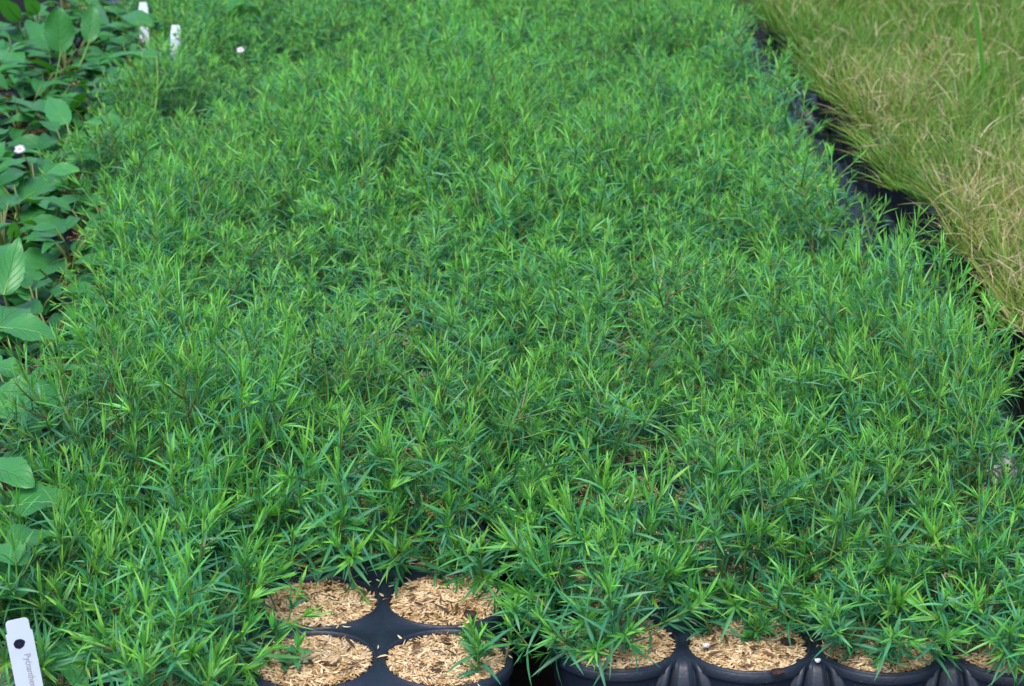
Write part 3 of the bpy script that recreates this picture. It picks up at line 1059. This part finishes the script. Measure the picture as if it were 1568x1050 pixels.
# ------------------------------------------------------------------ plant tags
def tag(top_px, z_top, bottom_px, z_bot, width, thick, label, text=None, hole=True, dot=False):
    t = np.array(P(*top_px, z_top))
    b = np.array(P(*bottom_px, z_bot)) if z_bot is not None else t + np.array(bottom_px)
    ax = t - b
    L = np.linalg.norm(ax); ax /= L
    to = EYE - t; to /= np.linalg.norm(to)
    nrm = to - ax * np.dot(to, ax); nrm /= np.linalg.norm(nrm)
    sx = np.cross(ax, nrm)                     # to the right as seen
    o = empty("plant_tag", b)
    props(o, label, "plant tag", "white plant tags")
    w = width / 2
    # outline, notched shoulders, rounded corners (local x right, y up)
    out = [(-w, 0), (-w, L - width * .55), (-w * .86, L - width * .50)]
    for k in range(6):
        a = math.pi - k / 5 * math.pi / 2
        out.append((-w * .56 + w * .30 * math.cos(a), L - w * .30 + w * .30 * math.sin(a)))
    for k in range(6):
        a = math.pi / 2 - k / 5 * math.pi / 2
        out.append((w * .56 + w * .30 * math.cos(a), L - w * .30 + w * .30 * math.sin(a)))
    out += [(w * .86, L - width * .50), (w, L - width * .55), (w, 0)]
    import bmesh
    bm = bmesh.new()
    def pt(x, y, d): return Vector(sx * x + ax * y + nrm * d)
    hx, hy, hr = -w * .16, L - width * .98, width * .20
    # front face as a fan of strips round the hole
    nH = 28
    ho = [(hx + hr * math.cos(2 * math.pi * k / nH), hy + hr * math.sin(2 * math.pi * k / nH)) for k in range(nH)]
    for dpt in (thick / 2, -thick / 2):
        ov = [bm.verts.new(pt(x, y, dpt)) for x, y in out]
        es = [bm.edges.new((ov[k], ov[(k + 1) % len(ov)])) for k in range(len(ov))]
        if hole:
            hv = [bm.verts.new(pt(x, y, dpt)) for x, y in ho]
            es += [bm.edges.new((hv[k], hv[(k + 1) % nH])) for k in range(nH)]
        bmesh.ops.triangle_fill(bm, use_beauty=True, use_dissolve=False, edges=es, normal=Vector(nrm))
        if dpt > 0: o1, h1 = ov, (hv if hole else [])
        else: o2, h2 = ov, (hv if hole else [])
    for k in range(len(o1)):
        k2 = (k + 1) % len(o1); bm.faces.new((o1[k], o1[k2], o2[k2], o2[k]))
    for k in range(len(h1)):
        k2 = (k + 1) % nH; bm.faces.new((h1[k], h1[k2], h2[k2], h2[k]))
    bmesh.ops.recalc_face_normals(bm, faces=bm.faces)
    me = bpy.data.meshes.new("tag_blade"); bm.to_mesh(me); bm.free()
    mesh_obj("tag_blade", me, M_WHITE, o)
    if dot:  # dark disc painted on the blade as the shade inside a punched hole
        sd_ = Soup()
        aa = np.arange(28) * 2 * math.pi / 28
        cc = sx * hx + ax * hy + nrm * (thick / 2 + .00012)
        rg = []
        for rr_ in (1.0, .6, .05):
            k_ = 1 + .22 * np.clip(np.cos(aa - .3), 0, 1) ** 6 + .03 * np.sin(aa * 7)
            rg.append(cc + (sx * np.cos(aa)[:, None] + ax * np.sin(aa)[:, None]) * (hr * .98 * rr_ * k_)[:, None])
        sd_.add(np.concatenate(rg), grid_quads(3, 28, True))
        mesh_obj("hole_shade_disc", sd_.build("hole_shade_disc"), M_HOLE, o)
    if text:
        cu = bpy.data.curves.new("lettering", 'FONT')
        cu.body = text
        cu.size = width * .35
        cu.extrude = .00003
        to_ = bpy.data.objects.new("tmp", cu)
        COL.objects.link(to_)
        bpy.context.view_layer.update()
        me = bpy.data.meshes.new_from_object(to_.evaluated_get(bpy.context.evaluated_depsgraph_get()))
        bpy.data.objects.remove(to_)
        n = len(me.vertices)
        co = np.zeros(n * 3); me.vertices.foreach_get('co', co); co = co.reshape(-1, 3)
        # text runs down the tag: its +x goes to -ax, its +y goes to +sx
        sxp = w * .05
        y0 = L - width * 1.42
        V = (-ax)[None] * co[:, :1] * .86 + sx[None] * (co[:, 1:2] + sxp - width * .0) + ax[None] * y0 + nrm[None] * (thick / 2 + .0001 + co[:, 2:3])
        me.vertices.foreach_set('co', V.ravel().astype(np.float32))
        me.materials.clear()
        ob = mesh_obj("lettering", me, M_INK, o)
    return o


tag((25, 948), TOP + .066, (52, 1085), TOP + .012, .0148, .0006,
    "white plant tag with a black disc painted as its shaded hole and vertical lettering in the bottom left corner", "Pycnanthemum", False, True)
tag((219, 3), TOP + .074, (.003, -.03, -.105), None, .0125, .0006, "small blank white tag standing at the top edge among broad leaves", None, False)
tag((269, 38), TOP + .082, (-.002, -.03, -.105), None, .0125, .0006, "white tag half buried behind herb leaves, below the top-edge tag", None, True)

# ------------------------------------------------------------------ seedling in the open cell
def seedling(px, py, label):
    root = np.array(P(px, py, TOP))
    o = empty("mint_seedling", root)
    props(o, label, "seedling")
    h = Herb(9)
    r = h.rng
    for (lean, ln) in (((-.25, .1), .030), ((.35, -.1), .020)):
        d = np.array((lean[0], lean[1], 1.0)); d /= np.linalg.norm(d)
        p = np.array((0, 0, -.003)); pts = [p.copy()]
        N = 5
        for k in range(1, N + 1):
            p = p + d * ln / N; pts.append(p.copy())
            sv = np.cross(d, (0.1, 1, .2)); sv /= np.linalg.norm(sv)
            for hh in (0, 1):
                v = rot_about(sv, d, k * math.pi / 2 + hh * math.pi + .3)
                e = .25 + .25 * k / N
                h.leaf.append((p, v * math.cos(e) + d * math.sin(e), d, .0135 * r.uniform(.8, 1.2), .0046, .2, .2, .15 + .1 * k, r.random() * .5, 0))
        for q in range(3):
            v = rot_about(sv, d, q * 2.1)
            h.leaf.append((p, v * .35 + d, -v, .012, .003, -.05, .4, .85, r.random(), 0))
        V, Q, T = tube(pts, .0007, 5); T[:, 0] = .6
        one = Soup(); one.add(V, Q, T); h.stem.add(V, Q, T)
        mesh_obj("stem", one.build("seedling_stem"), M_STEM, o)
    me, st = h.meshes("seedling")
    mesh_obj("foliage", me, M_MINT, o)


seedling(440, 1026, "tiny two-stemmed seedling with blunt leaves alone in a bare hull-filled cell")

# ------------------------------------------------------------------ perlite and bark bits
def grain(name, px, py, z, r, label, mat, flat=.7, cat="perlite grain"):
    import bmesh
    bm = bmesh.new()
    bmesh.ops.create_icosphere(bm, subdivisions=2, radius=r)
    for v in bm.verts:
        k = 1 + .35 * mnoise.noise(v.co * (1.3 / r) + Vector((px, py, 0)))
        v.co *= k
        v.co.z *= flat
    me = bpy.data.meshes.new(name); bm.to_mesh(me); bm.free()
    o = mesh_obj(name, me, mat)
    o.location = P(px, py, z)
    props(o, label, cat)


grain("perlite_grain", 1081, 988, TOP + .004, .0021, "white perlite grain on the hulls at the left of the open right-hand cell", M_PERL)
grain("perlite_grain", 1252, 1011, TOP + .0014, .0018, "white perlite grain on the black tray web above a ribbed bracket", M_PERL)
M_BARK = simple_mat("bark", (.02, .012, .012), .9, .1, 300, (.06, .035, .03), .8, 300)
grain("bark_chip", 1206, 982, TOP + .002, .0045, "dark brown bark chip at the back right of the open right-hand cell", M_BARK, .4, "bark chip")
grain("bark_chip", 1190, 1028, TOP + .002, .0042, "dark bark sliver near the front rim of the open right-hand cell", M_BARK, .3, "bark chip")
grain("bark_chip", 720, 940, TOP + .003, .0042, "small dark bark chip at the front rim of the rear bare cell", M_BARK, .5, "bark chip")

# ------------------------------------------------------------------ grass
def grass():
    g = np.random.default_rng(21)
    s = Soup()
    cols = [[] for _ in range(10)]
    P_, D_, N_, L_, W_, B_, F_, A_, R2_, TW = cols
    step = .031
    for gx in np.arange(.355, 1.25, step):
        for gy in np.arange(1.46, 3.5, step):
            x, y = gx + g.uniform(-.014, .014), gy + g.uniform(-.014, .014)
            px, py = vis(x, y, TOP + .05)
            if px > 1800 or py < -170: continue
            edge = x - ((.420 - .042 * (y - 2.1)) if y > 2.1 else .420 + .03 * (2.1 - y) / .5)
            if edge < 0 or y < 1.50: continue
            nz = mnoise.noise(Vector((x * 6, y * 3.5, 9)))
            dry = .30 + .7 * nz + .45 * (2.35 - y)
            hh = .053 * (1 + .3 * mnoise.noise(Vector((x * 7, y * 5, 2)))) * g.uniform(.8, 1.2)
            nb = int(44 * g.uniform(.7, 1.25))
            lean = np.array((mnoise.noise(Vector((x * 17, y * 13, 3))) * .9, mnoise.noise(Vector((x * 17, y * 13, 7))) * .8 + .1))
            if edge < .04: lean[0] -= .42 * (1 - edge / .04)
            a = g.uniform(0, 6.283, nb)
            sp = np.abs(g.normal(0, .7, nb))
            ca, sa = np.cos(a), np.sin(a)
            r0 = np.minimum(np.abs(g.normal(0, .008, nb)), .02)
            P_.append(np.stack([x + ca * r0, y + sa * r0, np.full(nb, TOP - .004)], 1))
            d = np.stack([ca * sp + lean[0], sa * sp + lean[1], np.ones(nb)], 1)
            D_.append(d)
            o = g.normal(0, .7, (nb, 2))
            N_.append(np.stack([-d[:, 0] + o[:, 0], -d[:, 1] + o[:, 1], np.full(nb, .25)], 1))
            L_.append(hh * g.uniform(.4, 1.3, nb)); W_.append(g.uniform(.0006, .0014, nb))
            B_.append(g.uniform(.0, .6, nb)); F_.append(g.uniform(.1, .4, nb))
            A_.append(np.clip(g.normal(.13 + .30 * dry, .13, nb), 0, .6)); R2_.append(g.random(nb))
            TW.append(g.normal(0, .8, nb))
            # dry, curled threads
            nd_ = int(max(4, 30 * (dry + .1)))
            a = g.uniform(0, 6.283, nd_)
            sp = np.abs(g.normal(.5, .8, nd_))
            ca, sa = np.cos(a), np.sin(a)
            P_.append(np.stack([x + g.normal(0, .014, nd_), y + g.normal(0, .014, nd_), TOP + hh * g.uniform(0, .6, nd_)], 1))
            D_.append(np.stack([ca * sp + lean[0] * .5, sa * sp + lean[1] * .5, np.full(nd_, .55)], 1))
            N_.append(np.stack([g.normal(0, 1, nd_), g.normal(0, 1, nd_), np.full(nd_, .8)], 1))
            L_.append(hh * g.uniform(.3, .8, nd_)); W_.append(g.uniform(.0005, .0011, nd_))
            B_.append(g.normal(0, .9, nd_)); F_.append(g.uniform(.2, .6, nd_))
            A_.append(g.uniform(.6, 1.0, nd_)); R2_.append(g.random(nd_)); TW.append(g.normal(0, 2.0, nd_))
    P_, D_, N_, L_, W_, B_, F_, A_, R2_, TW = (np.concatenate(v) for v in cols)
    n = len(P_)
    st = (0, .2, .42, .62, .8, 1.0)
    V, Q, T = strips(P_, D_, N_, L_, W_, B_, F_, A_, R2_, stations=st, prof=(.8, 1, .95, .8, .55, .1), twist=TW)
    T = T.reshape(n, len(st), 3, 4)
    tipdry = g.uniform(0, .7, n) ** 1.5
    for k, t in enumerate(st):
        T[:, k, :, 0] = np.clip(T[:, k, :, 0] + (tipdry * max(0, t - .35) * 1.3)[:, None], 0, 1)
    s.add(V, Q, T.reshape(-1, 4))
    o = mesh_obj("grass", s.build("grass"), M_GRASS)
    props(o, "dense olive-green grass with straw-coloured dry tips", None, None, 'stuff')
    print("grass blades", n)


grass()

# one wide bright blade standing over the grass
def tall_blade():
    b = np.array(P(1512, 118, .13)); t = np.array(P(1494, -12, .26))
    b[2] = TOP
    s = Soup()
    V, Q, T = strips([b - b], [t - b], [(0, -1, .3)], [np.linalg.norm(t - b)], [.006], [.04], [.3], [.75], [.4])
    s.add(V, Q, T)
    o = mesh_obj("tall_grass_blade", s.build("tall_grass_blade"), M_MINT)
    o.location = b
    props(o, "single wide bright green blade standing up from the grass near the top edge", "grass blade")


tall_blade()

# ------------------------------------------------------------------ crumpled black sheet in the gap
def sheet():
    nx, ny = 26, 260
    V = np.zeros((ny, nx, 3))
    for a in range(ny):
        y = 1.15 + 2.2 * a / (ny - 1)
        for b in range(nx):
            x = .350 + .100 * b / (nx - 1) - .03 * max(0, y - 2.1) + .01 * math.sin(y * 6.2)
            t = b / (nx - 1)
            v = Vector((x * 16, y * 9, 0))
            z = .036 + .040 * mnoise.noise(v) + .016 * abs(mnoise.noise(v * 2.3 + Vector((5, 1, 2)))) + .012 * mnoise.noise(v * 4.5)
            z -= .03 * (4 * (t - .5) ** 2) * .4
            V[a, b] = (x, y, max(.012, min(z, .088)))
    me = quads_mesh("plastic_sheet", V, grid_quads(ny, nx)[:, ::-1])
    o = mesh_obj("plastic_sheet", me, M_SHEET)
    props(o, "crumpled glossy black plastic lying in the gap between herbs and grass", "plastic sheet")


sheet()
